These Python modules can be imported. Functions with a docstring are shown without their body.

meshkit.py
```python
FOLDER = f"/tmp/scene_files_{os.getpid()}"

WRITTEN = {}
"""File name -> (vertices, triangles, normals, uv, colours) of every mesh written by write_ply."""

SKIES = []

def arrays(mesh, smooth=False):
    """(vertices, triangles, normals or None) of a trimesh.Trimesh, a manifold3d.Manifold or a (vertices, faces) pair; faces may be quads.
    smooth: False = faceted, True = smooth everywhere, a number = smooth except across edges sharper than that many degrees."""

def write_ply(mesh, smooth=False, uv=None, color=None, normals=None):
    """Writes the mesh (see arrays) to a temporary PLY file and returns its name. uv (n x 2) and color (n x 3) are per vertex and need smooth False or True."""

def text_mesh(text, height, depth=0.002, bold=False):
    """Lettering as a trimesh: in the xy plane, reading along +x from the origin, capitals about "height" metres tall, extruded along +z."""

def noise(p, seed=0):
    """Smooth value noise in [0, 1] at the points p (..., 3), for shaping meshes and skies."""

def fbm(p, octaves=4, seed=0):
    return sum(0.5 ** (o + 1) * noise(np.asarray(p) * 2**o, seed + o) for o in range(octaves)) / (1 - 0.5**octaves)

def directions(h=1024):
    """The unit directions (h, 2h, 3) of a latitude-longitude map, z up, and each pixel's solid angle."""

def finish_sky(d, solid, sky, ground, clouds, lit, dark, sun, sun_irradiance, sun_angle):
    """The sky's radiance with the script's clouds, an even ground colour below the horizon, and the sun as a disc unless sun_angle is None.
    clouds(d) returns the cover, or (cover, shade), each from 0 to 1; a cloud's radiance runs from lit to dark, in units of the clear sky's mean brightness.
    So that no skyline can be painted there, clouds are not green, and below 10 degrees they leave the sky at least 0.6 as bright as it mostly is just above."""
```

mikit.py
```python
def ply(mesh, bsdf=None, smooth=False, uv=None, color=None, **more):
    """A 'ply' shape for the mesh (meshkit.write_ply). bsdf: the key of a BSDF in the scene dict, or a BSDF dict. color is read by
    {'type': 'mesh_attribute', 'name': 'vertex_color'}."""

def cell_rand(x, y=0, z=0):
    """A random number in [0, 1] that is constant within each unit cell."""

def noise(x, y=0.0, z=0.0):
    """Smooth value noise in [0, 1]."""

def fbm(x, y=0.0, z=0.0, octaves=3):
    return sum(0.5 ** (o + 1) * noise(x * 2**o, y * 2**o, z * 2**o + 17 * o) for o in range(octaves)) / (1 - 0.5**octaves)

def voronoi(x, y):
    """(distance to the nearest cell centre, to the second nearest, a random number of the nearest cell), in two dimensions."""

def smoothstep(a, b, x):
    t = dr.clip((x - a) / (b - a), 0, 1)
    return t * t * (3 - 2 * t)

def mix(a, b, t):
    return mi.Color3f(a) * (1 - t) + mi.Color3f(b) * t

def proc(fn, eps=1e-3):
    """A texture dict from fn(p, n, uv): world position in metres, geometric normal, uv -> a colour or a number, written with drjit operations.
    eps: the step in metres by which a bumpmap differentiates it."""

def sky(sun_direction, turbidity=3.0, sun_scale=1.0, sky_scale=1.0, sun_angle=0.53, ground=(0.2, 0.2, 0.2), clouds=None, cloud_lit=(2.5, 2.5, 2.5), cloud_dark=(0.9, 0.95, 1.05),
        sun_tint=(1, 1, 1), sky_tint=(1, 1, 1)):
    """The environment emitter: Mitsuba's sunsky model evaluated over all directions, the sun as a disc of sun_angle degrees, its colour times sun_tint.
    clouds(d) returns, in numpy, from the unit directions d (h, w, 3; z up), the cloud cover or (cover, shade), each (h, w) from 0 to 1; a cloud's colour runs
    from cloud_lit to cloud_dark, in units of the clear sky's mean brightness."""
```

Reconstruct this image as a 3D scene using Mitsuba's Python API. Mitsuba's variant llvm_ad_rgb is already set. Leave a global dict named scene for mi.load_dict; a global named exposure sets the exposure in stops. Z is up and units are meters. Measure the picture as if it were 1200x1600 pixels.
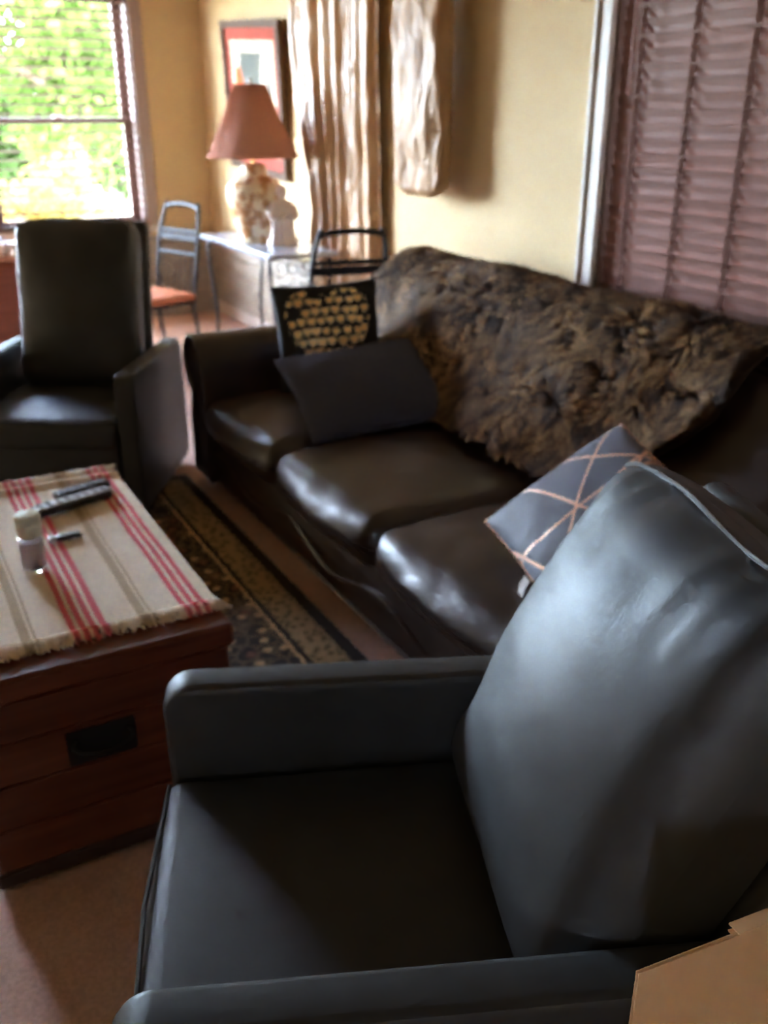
import math
import numpy as np, trimesh, manifold3d as m3, shapely.geometry as sg
import drjit as dr
import mitsuba as mi
import mikit, meshkit
from mikit import proc, noise, fbm, voronoi, cell_rand, smoothstep, mix

T = mi.ScalarTransform4f
scene, labels = {}, {}

# ---------------------------------------------------------------- camera, sky, exposure
F, PITCH, YAW, H = 1465.0, math.atan(625 / 1465.0), math.radians(28.5), 1.5
fw = np.array([math.sin(YAW) * math.cos(PITCH), math.cos(YAW) * math.cos(PITCH), -math.sin(PITCH)])
eye = np.array([0, 0, H])
scene['camera'] = {'type': 'thinlens', 'fov': math.degrees(2 * math.atan(600 / F)), 'fov_axis': 'x', 'aperture_radius': 0.0027, 'focus_distance': 0.85,
                   'near_clip': 0.02, 'far_clip': 300.0, 'to_world': T().look_at(origin=eye.tolist(), target=(eye + fw).tolist(), up=[0, 0, 1])}
scene['sky'] = mikit.sky((-0.45, -0.55, 0.70), turbidity=4.0, sun_scale=0.06, sky_scale=1.0, ground=(0.17, 0.165, 0.15),
                         clouds=lambda d: np.clip(1.6 * meshkit.fbm(d * np.array([2.2, 2.2, 4.0]), 4, 3) - 0.45, 0, 0.85),
                         cloud_lit=(1.7, 1.85, 2.1), cloud_dark=(0.95, 1.03, 1.15))
exposure = 9.95


# ---------------------------------------------------------------- helpers
def lin(r, g, b):
    return [((c / 255 + 0.055) / 1.055) ** 2.4 if c > 10 else c / 255 / 12.92 for c in (r, g, b)]


def rgb(c):
    return {'type': 'rgb', 'value': list(c)}


def mat(key, color, rough=0.6, spec=0.5, bump=None, height=0.001, eps=1e-3, **more):
    """color: sRGB triple 0..255 or a proc function"""
    base = proc(color) if callable(color) else rgb(lin(*color))
    b = {'type': 'principled', 'base_color': base, 'roughness': rough if not callable(rough) else proc(rough), 'specular': spec, **more}
    if bump is not None:
        b = {'type': 'bumpmap', 'arbitrary': proc(bump, eps), 'scale': height, 'bsdf': b}
    scene['mat_' + key] = {'type': 'twosided', 'bsdf': b}
    return 'mat_' + key


def fresh(key):
    if key not in scene and not any(k.startswith(key + '__') for k in scene):
        return key
    n = 1
    while True:
        k = f'{key}_{n:03d}'
        if k not in scene and not any(q.startswith(k + '__') for q in scene):
            return k
        n += 1


def put(name, mesh, material, parent=None, smooth=30, label=None, kind=None, category=None, group=None, **kw):
    key = fresh((parent + '__' if parent else '') + name)
    scene[key] = mesh if isinstance(mesh, dict) else mikit.ply(mesh, material, smooth, **kw)
    note(key, label, category, group, kind)
    return key


def note(key, label=None, category=None, group=None, kind=None):
    d = {k: v for k, v in dict(label=label, category=category, group=group, kind=kind).items() if v}
    if d:
        labels[key] = {**labels.get(key, {}), **d}


def thing(name, label, category, group=None):
    key = fresh(name)
    note(key, label, category, group)
    return key


def cat(*ms):
    return trimesh.util.concatenate([m for m in ms])


def box(x0, x1, y0, y1, z0, z1):
    b = trimesh.creation.box((x1 - x0, y1 - y0, z1 - z0))
    b.apply_translation(((x0 + x1) / 2, (y0 + y1) / 2, (z0 + z1) / 2))
    return b


def bev(x0, x1, y0, y1, z0, z1, r=0.004):
    """box with bevelled edges (hull of 24 points)"""
    c, h = np.array([(x0 + x1) / 2, (y0 + y1) / 2, (z0 + z1) / 2]), np.array([x1 - x0, y1 - y0, z1 - z0]) / 2
    r = min(r, h.min() * 0.9)
    pts = []
    for s in np.ndindex(2, 2, 2):
        s = np.array(s) * 2 - 1
        for k in range(3):
            q = h - r
            q = q.copy()
            q[k] = h[k]
            pts.append(c + s * q)
    return trimesh.convex.convex_hull(np.array(pts))


def rbox(size, r, n=8, bulge=(0, 0, 0), k=4):
    """rounded box, subdivided, faces puffed by bulge (x, y, z)"""
    h = np.array(size) / 2
    axes = []
    for a in h:
        edge = a - r * (1 - np.sin(np.linspace(0, np.pi / 2, k + 1)))  # from a-r to a
        axes.append(np.unique(np.round(np.concatenate([-edge, np.linspace(-(a - r), a - r, n), edge]), 6)))
    V, Fc, at = [], [], 0
    for ax in range(3):
        o1, o2 = (ax + 1) % 3, (ax + 2) % 3
        A, B = np.meshgrid(axes[o1], axes[o2], indexing='ij')
        for s in (-1, 1):
            P = np.zeros(A.shape + (3,))
            P[..., o1], P[..., o2], P[..., ax] = A, B, s * h[ax]
            idx = np.arange(A.size).reshape(A.shape) + at
            q = np.stack([idx[:-1, :-1], idx[1:, :-1], idx[1:, 1:], idx[:-1, 1:]], -1).reshape(-1, 4)
            if s < 0:
                q = q[:, ::-1]
            V.append(P.reshape(-1, 3))
            Fc.append(q)
            at += A.size
    V, Fc = np.vstack(V), np.vstack(Fc)
    c = np.clip(V, -(h - r), h - r)
    d = V - c
    V = c + r * d / np.maximum(np.linalg.norm(d, axis=1, keepdims=True), 1e-12)
    u = np.clip(V / h, -1, 1)
    for ax in range(3):
        o1, o2 = (ax + 1) % 3, (ax + 2) % 3
        V[:, ax] += bulge[ax] * u[:, ax] * (1 - u[:, o1] ** 2) * (1 - u[:, o2] ** 2)
    m = trimesh.Trimesh(V, np.vstack([Fc[:, [0, 1, 2]], Fc[:, [0, 2, 3]]]), process=False)
    m.merge_vertices(digits_vertex=6)
    m.update_faces(m.nondegenerate_faces())
    return m


def moved(m, *M):
    m = m.copy()
    for X in M:
        m.apply_transform(X)
    return m


def tr(x=0, y=0, z=0):
    return trimesh.transformations.translation_matrix((x, y, z))


def rot(deg, axis):
    return trimesh.transformations.rotation_matrix(math.radians(deg), dict(x=(1, 0, 0), y=(0, 1, 0), z=(0, 0, 1))[axis])


def frame(o, x, y):
    x = np.array(x, float) / np.linalg.norm(x)
    z = np.cross(x, y)
    z /= np.linalg.norm(z)
    M = np.eye(4)
    M[:3, 0], M[:3, 1], M[:3, 2], M[:3, 3] = x, np.cross(z, x), z, o
    return M


def tube(pts, r, n=8, caps=True):
    pts = np.array(pts, float)
    r = np.broadcast_to(r, len(pts))
    d = np.gradient(pts, axis=0)
    d /= np.maximum(np.linalg.norm(d, axis=1, keepdims=True), 1e-9)
    up = np.array([0, 0, 1.0]) if abs(d[0][2]) < 0.9 else np.array([1.0, 0, 0])
    rings, a = [], np.arange(n) * 2 * np.pi / n
    for p, t, q in zip(pts, d, r):
        u = np.cross(t, up)
        if np.linalg.norm(u) < 1e-6:
            u = np.cross(t, [0, 1.0, 0])
        u /= np.linalg.norm(u)
        w = np.cross(t, u)
        up = np.cross(u, t)
        rings.append(p + q * (np.cos(a)[:, None] * u + np.sin(a)[:, None] * w))
    V = np.vstack(rings)
    i = np.arange(n)
    Fc = []
    for k in range(len(pts) - 1):
        b = k * n
        j = (i + 1) % n
        Fc += [np.stack([b + i, b + j, b + n + j], 1), np.stack([b + i, b + n + j, b + n + i], 1)]
    if caps:
        V = np.vstack([V, pts[0], pts[-1]])
        e = len(pts) * n
        Fc += [np.stack([(i + 1) % n, i, i * 0 + e], 1), np.stack([e - n + i, e - n + (i + 1) % n, i * 0 + e + 1], 1)]
    m = trimesh.Trimesh(V, np.vstack(Fc), process=False)
    m.invert()
    return m


def spline(pts, n=24):
    from scipy.interpolate import CubicSpline
    pts = np.array(pts, float)
    t = np.linspace(0, 1, len(pts))
    return CubicSpline(t, pts)(np.linspace(0, 1, n))


def lathe(profile, n=48, shape=None):
    """profile [(r, z)], closed ends when r = 0; shape(angle, r, z) -> r"""
    p = np.array(profile, float)
    a = np.arange(n) * 2 * np.pi / n
    R = p[:, :1] * np.ones((1, n))
    if shape:
        R = shape(a[None, :], R, p[:, 1:2])
    V = np.stack([R * np.cos(a), R * np.sin(a), np.broadcast_to(p[:, 1:2], R.shape)], -1)
    return sheet(V, wrap=True)


def sheet(P, wrap=False):
    m, n = P.shape[:2]
    idx = np.arange(m * n).reshape(m, n)
    if wrap:
        idx = np.hstack([idx, idx[:, :1]])
    a, b, c, d = idx[:-1, :-1], idx[:-1, 1:], idx[1:, 1:], idx[1:, :-1]
    f = np.vstack([np.stack([a, b, c], -1).reshape(-1, 3), np.stack([a, c, d], -1).reshape(-1, 3)])
    return trimesh.Trimesh(P.reshape(-1, 3), f, process=False)


def thick(P, N, t):
    """closed slab from a grid of points P, offset by -N*t"""
    Q = P - N * t
    m, n = P.shape[:2]
    a, b = sheet(P), sheet(Q)
    b.invert()
    ring = [(0, j) for j in range(n)] + [(i, n - 1) for i in range(1, m)] + [(m - 1, j) for j in range(n - 2, -1, -1)] + [(i, 0) for i in range(m - 2, -1, -1)]
    E = np.array([[P[i, j], Q[i, j]] for i, j in ring]).transpose(1, 0, 2)
    return cat(a, b, sheet(E))


def grid_normals(P):
    n = np.cross(np.gradient(P, axis=1), np.gradient(P, axis=0))
    return n / np.maximum(np.linalg.norm(n, axis=-1, keepdims=True), 1e-9)


def pillow(w, h, t, n=36, inset=0.05, wrinkle=0.0, seed=0, M=np.eye(4)):
    """(mesh, uv): a stuffed square cushion; the back's uv starts at 2"""
    s = np.sin(np.linspace(-np.pi / 2, np.pi / 2, n))
    U, Vv = np.meshgrid(s, s, indexing='xy')
    x = w / 2 * U * (1 - inset * (1 - Vv ** 2) * U ** 2)
    y = h / 2 * Vv * (1 - inset * (1 - U ** 2) * Vv ** 2)
    z = t / 2 * np.maximum((1 - U ** 2) * (1 - Vv ** 2), 0) ** 0.42
    z = z * (1 + wrinkle * (meshkit.fbm(np.stack([U * 2, Vv * 2, U * 0 + seed], -1), 3, seed) - 0.5))
    f, b = sheet(np.stack([x, y, z], -1)), sheet(np.stack([x, y, -z], -1))
    b.invert()
    uv = np.stack([(U + 1) / 2, (Vv + 1) / 2], -1).reshape(-1, 2)
    m = moved(cat(f, b), M)
    return m, np.vstack([uv, uv + 2])


def poly(points, y0, y1, plane='xz'):
    """extruded polygon"""
    m = trimesh.creation.extrude_polygon(sg.Polygon(points), y1 - y0, engine='earcut')
    v = m.vertices.copy()
    m.vertices = np.stack([v[:, 0], v[:, 2] + y0, v[:, 1]], 1) if plane == 'xz' else np.stack([v[:, 2] + y0, v[:, 0], v[:, 1]], 1)
    m.fix_normals()
    return m


rng = np.random.default_rng(7)

# ---------------------------------------------------------------- materials
wall_m = mat('wall_paint', lambda p, n, uv: mix(lin(192, 166, 121), lin(200, 175, 131), fbm(p.x * 1.3, p.y * 1.3, p.z * 1.3)), 0.75, 0.3,
             bump=lambda p, n, uv: fbm(p.x * 90, p.y * 90, p.z * 90), height=0.0006)
trim_m = mat('trim_paint', (196, 186, 176), 0.45)
casing_m = mat('casing_paint', (150, 130, 120), 0.5)
sash_m = mat('sash_wood', (104, 80, 70), 0.55)
wains_m = mat('wainscot_paint', (150, 137, 119), 0.55)
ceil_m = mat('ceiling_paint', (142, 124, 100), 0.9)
carpet_m = mat('carpet', lambda p, n, uv: mix(lin(172, 132, 112), lin(218, 182, 162), fbm(p.x * 160, p.y * 160, 1.0) * 0.65 + 0.35 * fbm(p.x * 7, p.y * 7, 3.0)), 0.95, 0.1,
               bump=lambda p, n, uv: noise(p.x * 260, p.y * 260, 0.0) + 0.6 * noise(p.x * 90, p.y * 90, 5.0), height=0.004, sheen=0.4)


def leather_bump(p, n, uv):
    return fbm(p.x * 240, p.y * 240, p.z * 240, 2) + 2.2 * fbm(p.x * 16, p.y * 16, p.z * 16, 3)


brown_leather = mat('brown_leather', lambda p, n, uv: mix(lin(30, 21, 18), lin(50, 35, 29), fbm(p.x * 9, p.y * 9, p.z * 9)), 0.30, 0.55, bump=leather_bump, height=0.0012, clearcoat=0.3, clearcoat_gloss=0.7)
black_leather = mat('charcoal_leather', lambda p, n, uv: mix(lin(34, 35, 36), lin(45, 47, 48), fbm(p.x * 11, p.y * 11, p.z * 11)), 0.5, 0.5, bump=lambda p, n, uv: fbm(p.x * 260, p.y * 260, p.z * 260, 2) + .6 * fbm(p.x * 12, p.y * 12, p.z * 12, 2), height=0.0006)
piping_m = mat('grey_piping', (112, 116, 120), 0.4)
brown_pipe = mat('brown_piping', (52, 36, 30), 0.3)
foot_m = mat('dark_foot', (24, 18, 16), 0.5)
blind_m = mat('blind_wood', lambda p, n, uv: mix(lin(104, 73, 63), lin(118, 84, 73), fbm(p.y * 6 + p.x * 6, p.z * 120, 0.0)), 0.5, 0.4)
blind2_m = mat('open_blind_wood', (92, 66, 56), 0.55)
tape_m = mat('ladder_tape', (82, 55, 47), 0.9, 0.1)
iron_m = mat('black_iron', (24, 24, 28), 0.5, 0.25)
glass_edge = mat('table_top', (150, 156, 170), 0.18, 0.8, metallic=0.3)
seat_m = mat('orange_seat', (196, 112, 72), 0.5)
gold_m = mat('brass', (170, 130, 60), 0.3, metallic=1.0)
card_m = mat('cardboard', lambda p, n, uv: mix(lin(192, 150, 104), lin(214, 174, 128), fbm(p.x * 40, p.y * 14, p.z * 40) * 0.6 + 0.4 * fbm(p.x * 6, p.y * 6, p.z * 6)), 0.85, 0.2)
pane_m = 'mat_pane'
scene[pane_m] = {'type': 'thindielectric', 'int_ior': 1.5}

# ---------------------------------------------------------------- the room
XR, XL, YF, YB, ZC, TH = 2.5, -2.4, 7.45, -2.6, 2.55, 0.2
W1 = (0.88, 1.98, 0.70, 2.28)      # far wall window: x0, x1, z0, z1
W2 = (-0.95, 0.62, 0.66, 2.42)     # its twin to the left
W4 = (-2.44, -2.04, 1.48, 1.98)     # left wall window behind the viewer
W3 = (1.20, 2.885, 0.80, 2.28)      # right wall window behind the closed blind: y0, y1, z0, z1


def rect(a, b, c, d):
    return [(a, c), (b, c), (b, d), (a, d)]


def wall(name, outer, holes, w0, w1, plane, label):
    m = trimesh.creation.extrude_polygon(sg.Polygon(outer, holes), w1 - w0, engine='earcut')
    v = m.vertices.copy()
    m.vertices = np.stack([v[:, 0], v[:, 2] + w0, v[:, 1]], 1) if plane == 'xz' else np.stack([v[:, 2] + w0, v[:, 0], v[:, 1]], 1)
    m.fix_normals()
    return put(name, m, wall_m, smooth=False, label=label, kind='structure')


put('floor', box(XL - TH, XR + TH, YB - TH, YF + TH, -0.2, 0), carpet_m, smooth=False, label='beige pink cut pile carpet floor', kind='structure')
put('ceiling', box(XL - TH, XR + TH, YB - TH, YF + TH, ZC, ZC + 0.3), ceil_m, smooth=False, label='pale plain ceiling', kind='structure')
wall('wall_far', rect(XL - TH, XR + TH, 0, ZC), [rect(*W1), rect(*W2)], YF, YF + TH, 'xz', 'tan painted wall around the bright window')
wall('wall_right', rect(YB, YF, 0, ZC), [rect(*W3)], XR, XR + TH, 'yz', 'tan painted wall behind the sofa')
wall('wall_left', rect(YB, YF, 0, ZC), [rect(*W4)], XL - TH, XL, 'yz', 'tan painted left wall')
wall('wall_back', rect(XL - TH, XR + TH, 0, ZC), [], YB - TH, YB, 'xz', 'tan painted wall behind the viewer')

# wainscot planks under the far window and round the corner
for k in range(5):
    z0 = 0.10 + k * 0.094
    put('plank', bev(XL, XR - 0.001, YF - 0.018, YF + 0.001, z0, z0 + 0.088, 0.006), wains_m, 'wall_far', smooth=False)
    put('plank', bev(XR - 0.018, XR + 0.001, 4.75, YF - 0.02, z0, z0 + 0.088, 0.006), wains_m, 'wall_right', smooth=False)
put('trim_1', cat(bev(XL, XR, YF - 0.035, YF, 0.572, 0.605, 0.006), bev(XL, XR, YF - 0.05, YF, 0.605, 0.622, 0.005)), wains_m, smooth=False, label='painted rail along the top of the far wainscot', kind='structure')
put('trim_2', cat(bev(XR - 0.035, XR, 4.75, YF - 0.05, 0.572, 0.605, 0.006), bev(XR - 0.05, XR, 4.75, YF - 0.05, 0.605, 0.622, 0.005)), wains_m, smooth=False, label='painted rail along the top of the corner wainscot', kind='structure')
put('baseboard_far', bev(XL, XR, YF - 0.024, YF, 0, 0.098, 0.006), wains_m, smooth=False, label='painted baseboard of the far wall', kind='structure')
put('baseboard_right', bev(XR - 0.022, XR, YB, YF - 0.02, 0, 0.098, 0.006), trim_m, smooth=False, label='painted baseboard of the right wall', kind='structure')


def window_far(name, W, label):
    x0, x1, z0, z1 = W
    note(name, label, kind='structure')
    y0, y1, zm, e = YF + 0.11, YF + 0.15, 1.44, 0.062
    put('jamb', cat(box(x0, x0 + .02, YF, YF + TH, z0, z1), box(x1 - .02, x1, YF, YF + TH, z0, z1), box(x0, x1, YF, YF + TH, z1 - .02, z1), box(x0, x1, YF, YF + TH, z0, z0 + .02)), sash_m, name, smooth=False)
    for lo, hi, y in ((z0 + .02, zm + .02, y0), (zm - .02, z1 - .02, y0 + .04)):
        put('sash', cat(bev(x0 + .02, x0 + .02 + e, y, y + .035, lo, hi), bev(x1 - .02 - e, x1 - .02, y, y + .035, lo, hi), bev(x0 + .02, x1 - .02, y, y + .035, lo, lo + .045), bev(x0 + .02, x1 - .02, y, y + .035, hi - .04, hi)), sash_m, name, smooth=False)
        put('pane', sheet(np.array([[[x0 + .05, y + .017, lo + .02], [x1 - .05, y + .017, lo + .02]], [[x0 + .05, y + .017, hi - .02], [x1 - .05, y + .017, hi - .02]]])), pane_m, name, smooth=False)
    put('sash_lock', bev((x0 + x1) / 2 - .03, (x0 + x1) / 2 + .03, y0 - .012, y0 + .02, zm + .018, zm + .035), trim_m, name, smooth=False)
    put('casing', cat(bev(x0 - .09, x0 + .005, YF - .022, YF + .01, z0 - .02, z1 + .09), bev(x1 - .005, x1 + .085, YF - .022, YF + .01, z0 - .02, z1 + .09), bev(x0 - .09, x1 + .085, YF - .022, YF + .01, z1 - .005, z1 + .09)), casing_m, name, smooth=False)
    put('sill', bev(x0 - .11, x1 + .105, YF - .055, YF + .06, z0 - .045, z0 + .002, .008), trim_m, name, smooth=False)


window_far('window_1', W1, 'bright double hung window behind the open blind')
window_far('window_2', W2, 'double hung window beside the bright one, outside the picture')

y0, y1, z0, z1 = W3
note('window_3', 'window with pale casing behind the closed brown blind', kind='structure')
put('jamb', cat(box(XR, XR + TH, y0, y0 + .02, z0, z1), box(XR, XR + TH, y1 - .02, y1, z0, z1), box(XR, XR + TH, y0, y1, z1 - .02, z1), box(XR, XR + TH, y0, y1, z0, z0 + .02)), sash_m, 'window_3', smooth=False)
put('sash', cat(*[bev(XR + .11, XR + .145, a, b, c, d) for a, b, c, d in ((y0 + .02, y0 + .08, z0, z1), (y1 - .08, y1 - .02, z0, z1), (y0, y1, z0 + .02, z0 + .07), (y0, y1, z1 - .07, z1 - .02), (y0, y1, 1.5, 1.55))]), trim_m, 'window_3', smooth=False)
for lo, hi in ((z0 + .06, 1.51), (1.54, z1 - .06)):
    put('pane', sheet(np.array([[[XR + .13, y0 + .07, lo], [XR + .13, y1 - .07, lo]], [[XR + .13, y0 + .07, hi], [XR + .13, y1 - .07, hi]]])), pane_m, 'window_3', smooth=False)
put('casing', cat(*[bev(XR - dx, XR + .005, a, b, c, d, .006) for dx, a, b, c, d in
                    ((.022, y1 - .005, y1 + .080, z0 - .1, z1 + .09), (.034, y1 + .060, y1 + .085, z0 - .1, z1 + .09), (.022, y0 - .085, y0 + .005, z0 - .1, z1 + .09), (.022, y0 - .085, y1 + .085, z1 - .005, z1 + .09))]), trim_m, 'window_3', smooth=False)
for a, b in ((y0 + .02, y0 + .045), (y1 - .045, y1 - .02)):
    put('stop_bead', bev(XR + .062, XR + .085, a, b, z0 + .02, z1 - .02, .003), sash_m, 'window_3', smooth=False)
put('sill', bev(XR - .05, XR + .06, y0 - .1, y1 + .1, z0 - .045, z0 + .002, .008), trim_m, 'window_3', smooth=False)

y0, y1, z0, z1 = W4
note('window_4', 'small window in the left wall behind the viewer', kind='structure')
put('sash', cat(*[bev(XL - .13, XL - .09, a, b, c, d) for a, b, c, d in ((y0, y0 + .03, z0, z1), (y1 - .03, y1, z0, z1), (y0, y1, z0, z0 + .03), (y0, y1, z1 - .03, z1), (y0, y1, 1.715, 1.735))]), trim_m, 'window_4', smooth=False)
put('pane', sheet(np.array([[[XL - .11, y0 + .03, z0 + .03], [XL - .11, y1 - .03, z0 + .03]], [[XL - .11, y0 + .03, z1 - .03], [XL - .11, y1 - .03, z1 - .03]]])), pane_m, 'window_4', smooth=False)
put('casing', cat(*[bev(XL - .005, XL + .022, a, b, c, d) for a, b, c, d in ((y0 - .085, y0 + .005, z0 - .09, z1 + .09), (y1 - .005, y1 + .085, z0 - .09, z1 + .09), (y0, y1, z1 - .005, z1 + .09), (y0, y1, z0 - .09, z0 + .005))]), trim_m, 'window_4', smooth=False)

# ---------------------------------------------------------------- blinds
b1 = thing('window_blind', 'open brown slatted blind over the bright window with green trees outside', 'blind')
x0, x1, z0, z1 = W1
slat = mikit.ply(moved(rbox((x1 - x0 - .05, .052, .0028), .0013, 3, k=1), rot(-20, 'x')), blind2_m, False)
for k in range(25):
    z = z0 + 0.06 + k * 0.0605
    put('slat', {**slat, 'to_world': T().translate([(x0 + x1) / 2, YF + .035, z])}, None, b1)
put('headrail', bev(x0 + .022, x1 - .022, YF + .005, YF + .06, z1 - .065, z1 - .021), blind2_m, b1, smooth=False)
put('bottom_rail', bev(x0 + .024, x1 - .024, YF + .012, YF + .058, z0 + .008, z0 + .032), blind2_m, b1, smooth=False)
for x in (x0 + .09, x0 + .36, (x0 + x1) / 2 + .18, x1 - .09):
    put('ladder_cord', cat(tube([(x, YF + .008, z0 + .02), (x, YF + .008, z1 - .03)], .0012, 5), tube([(x, YF + .062, z0 + .02), (x, YF + .062, z1 - .03)], .0012, 5)), tape_m, b1)

b2 = thing('window_blind', 'closed reddish brown wide slat blind on the right behind the sofa', 'blind')
y0, y1 = W3[0] + .0204, W3[1] - .0204
sx = XR + .030
prof = [(-.0015, -.030), (.0015, -.030), (.0035, 0), (.0015, .030), (-.0015, .030), (.0005, 0)]
slat_mesh = poly(prof, -(y1 - y0) / 2, (y1 - y0) / 2)
slat2 = mikit.ply(moved(slat_mesh, rot(-15, 'y')), blind_m, False)
for k in range(29):
    z = 0.865 + k * 0.0475
    put('slat', {**slat2, 'to_world': T().translate([sx, (y0 + y1) / 2, z]) @ T().rotate([0, 1, 0], 1.6 * math.sin(k * 1.7))}, None, b2)
put('headrail', bev(sx - .03, sx + .02, y0, y1, 2.20, 2.258), blind_m, b2, smooth=False)
put('bottom_rail', bev(sx - .015, sx + .015, y0, y1, .824, .845), blind_m, b2, smooth=False)
for y in (2.76, 2.51, 2.26, 2.0, 1.72, 1.42):
    zs = np.linspace(.84, 2.21, 130)
    ph = ((zs - 0.865 + .024) / .0475) % 1.0
    P = np.stack([np.stack([sx - .0165 + .012 * ph, zs * 0 + y - .013 + .006 * ph, zs], -1), np.stack([sx - .0165 + .012 * ph, zs * 0 + y + .013 + .006 * ph, zs], -1)], 1)
    put('ladder_tape', thick(P, np.broadcast_to(np.array([-1.0, 0, 0]), P.shape), .0012), tape_m, b2, smooth=False)
put('tilt_wand', tube([(sx - .05, 2.765, 2.22), (sx - .05, 2.765, 1.555)], .0055, 8), mat('wand', (150, 116, 108), .3), b2, label='thin hanging tilt wand')

# ---------------------------------------------------------------- sofa
sofa = thing('sofa', 'dark brown leather three seat sofa along the tan wall under the fur throw', 'sofa')
SX0, SX1 = 1.16, 2.36
put('base', bev(SX0 + .03, SX1 - .04, 1.22, 3.80, .05, .30, .03), brown_leather, sofa)
# front apron, bowed, with a welt along its lower edge
ys = np.linspace(1.22, 3.80, 80)
zz = np.linspace(.05, .27, 10)
YY, ZZ = np.meshgrid(ys, zz)
bow = .018 * np.sin((ZZ - .05) / .22 * np.pi) + .006 * np.sin(YY * 9) * (ZZ - .05) / .2
P = np.stack([SX0 + .022 - bow - 0.016, YY, ZZ], -1)
put('front_apron', thick(P, np.broadcast_to(np.array([-1.0, 0, 0]), P.shape), .03), brown_leather, sofa)
wy = np.linspace(1.22, 3.80, 90)
put('welt', tube(np.stack([wy * 0 + SX0 - .012, wy, .16 + .035 * np.cos((wy - 1.46) / .68 * 2 * np.pi)], 1), .007, 6), brown_pipe, sofa, label='glossy piped seam curving along the base')
put('welt', tube(np.stack([wy * 0 + SX0 - .006, wy, .065 + 0 * wy], 1), .006, 6), brown_pipe, sofa)
cush_n = 0
for yc in (3.235, 2.50, 1.765):
    c = rbox((.70, .722, .165), .06, 14, (.035, .012, .030))
    v = c.vertices
    u = np.clip(v / np.array([.35, .361, .0825]), -1, 1)
    wr = meshkit.fbm(v * np.array([6, 26, 6]) + yc * 7, 3, 5) - .5
    edge = np.clip((-u[:, 0] - .45) / .55, 0, 1)
    v[:, 2] += wr * .032 * edge * (u[:, 2] > 0) + (meshkit.fbm(v * 7 + yc, 3, 9) - .5) * .012 * (u[:, 2] > 0)
    v[:, 2] -= .012 * np.clip(-u[:, 0], 0, 1) ** 3 * (u[:, 2] > 0)
    c.vertices = v
    put('seat_cushion', moved(c, tr(1.46, yc, .352)), brown_leather, sofa, smooth=True)
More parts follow.
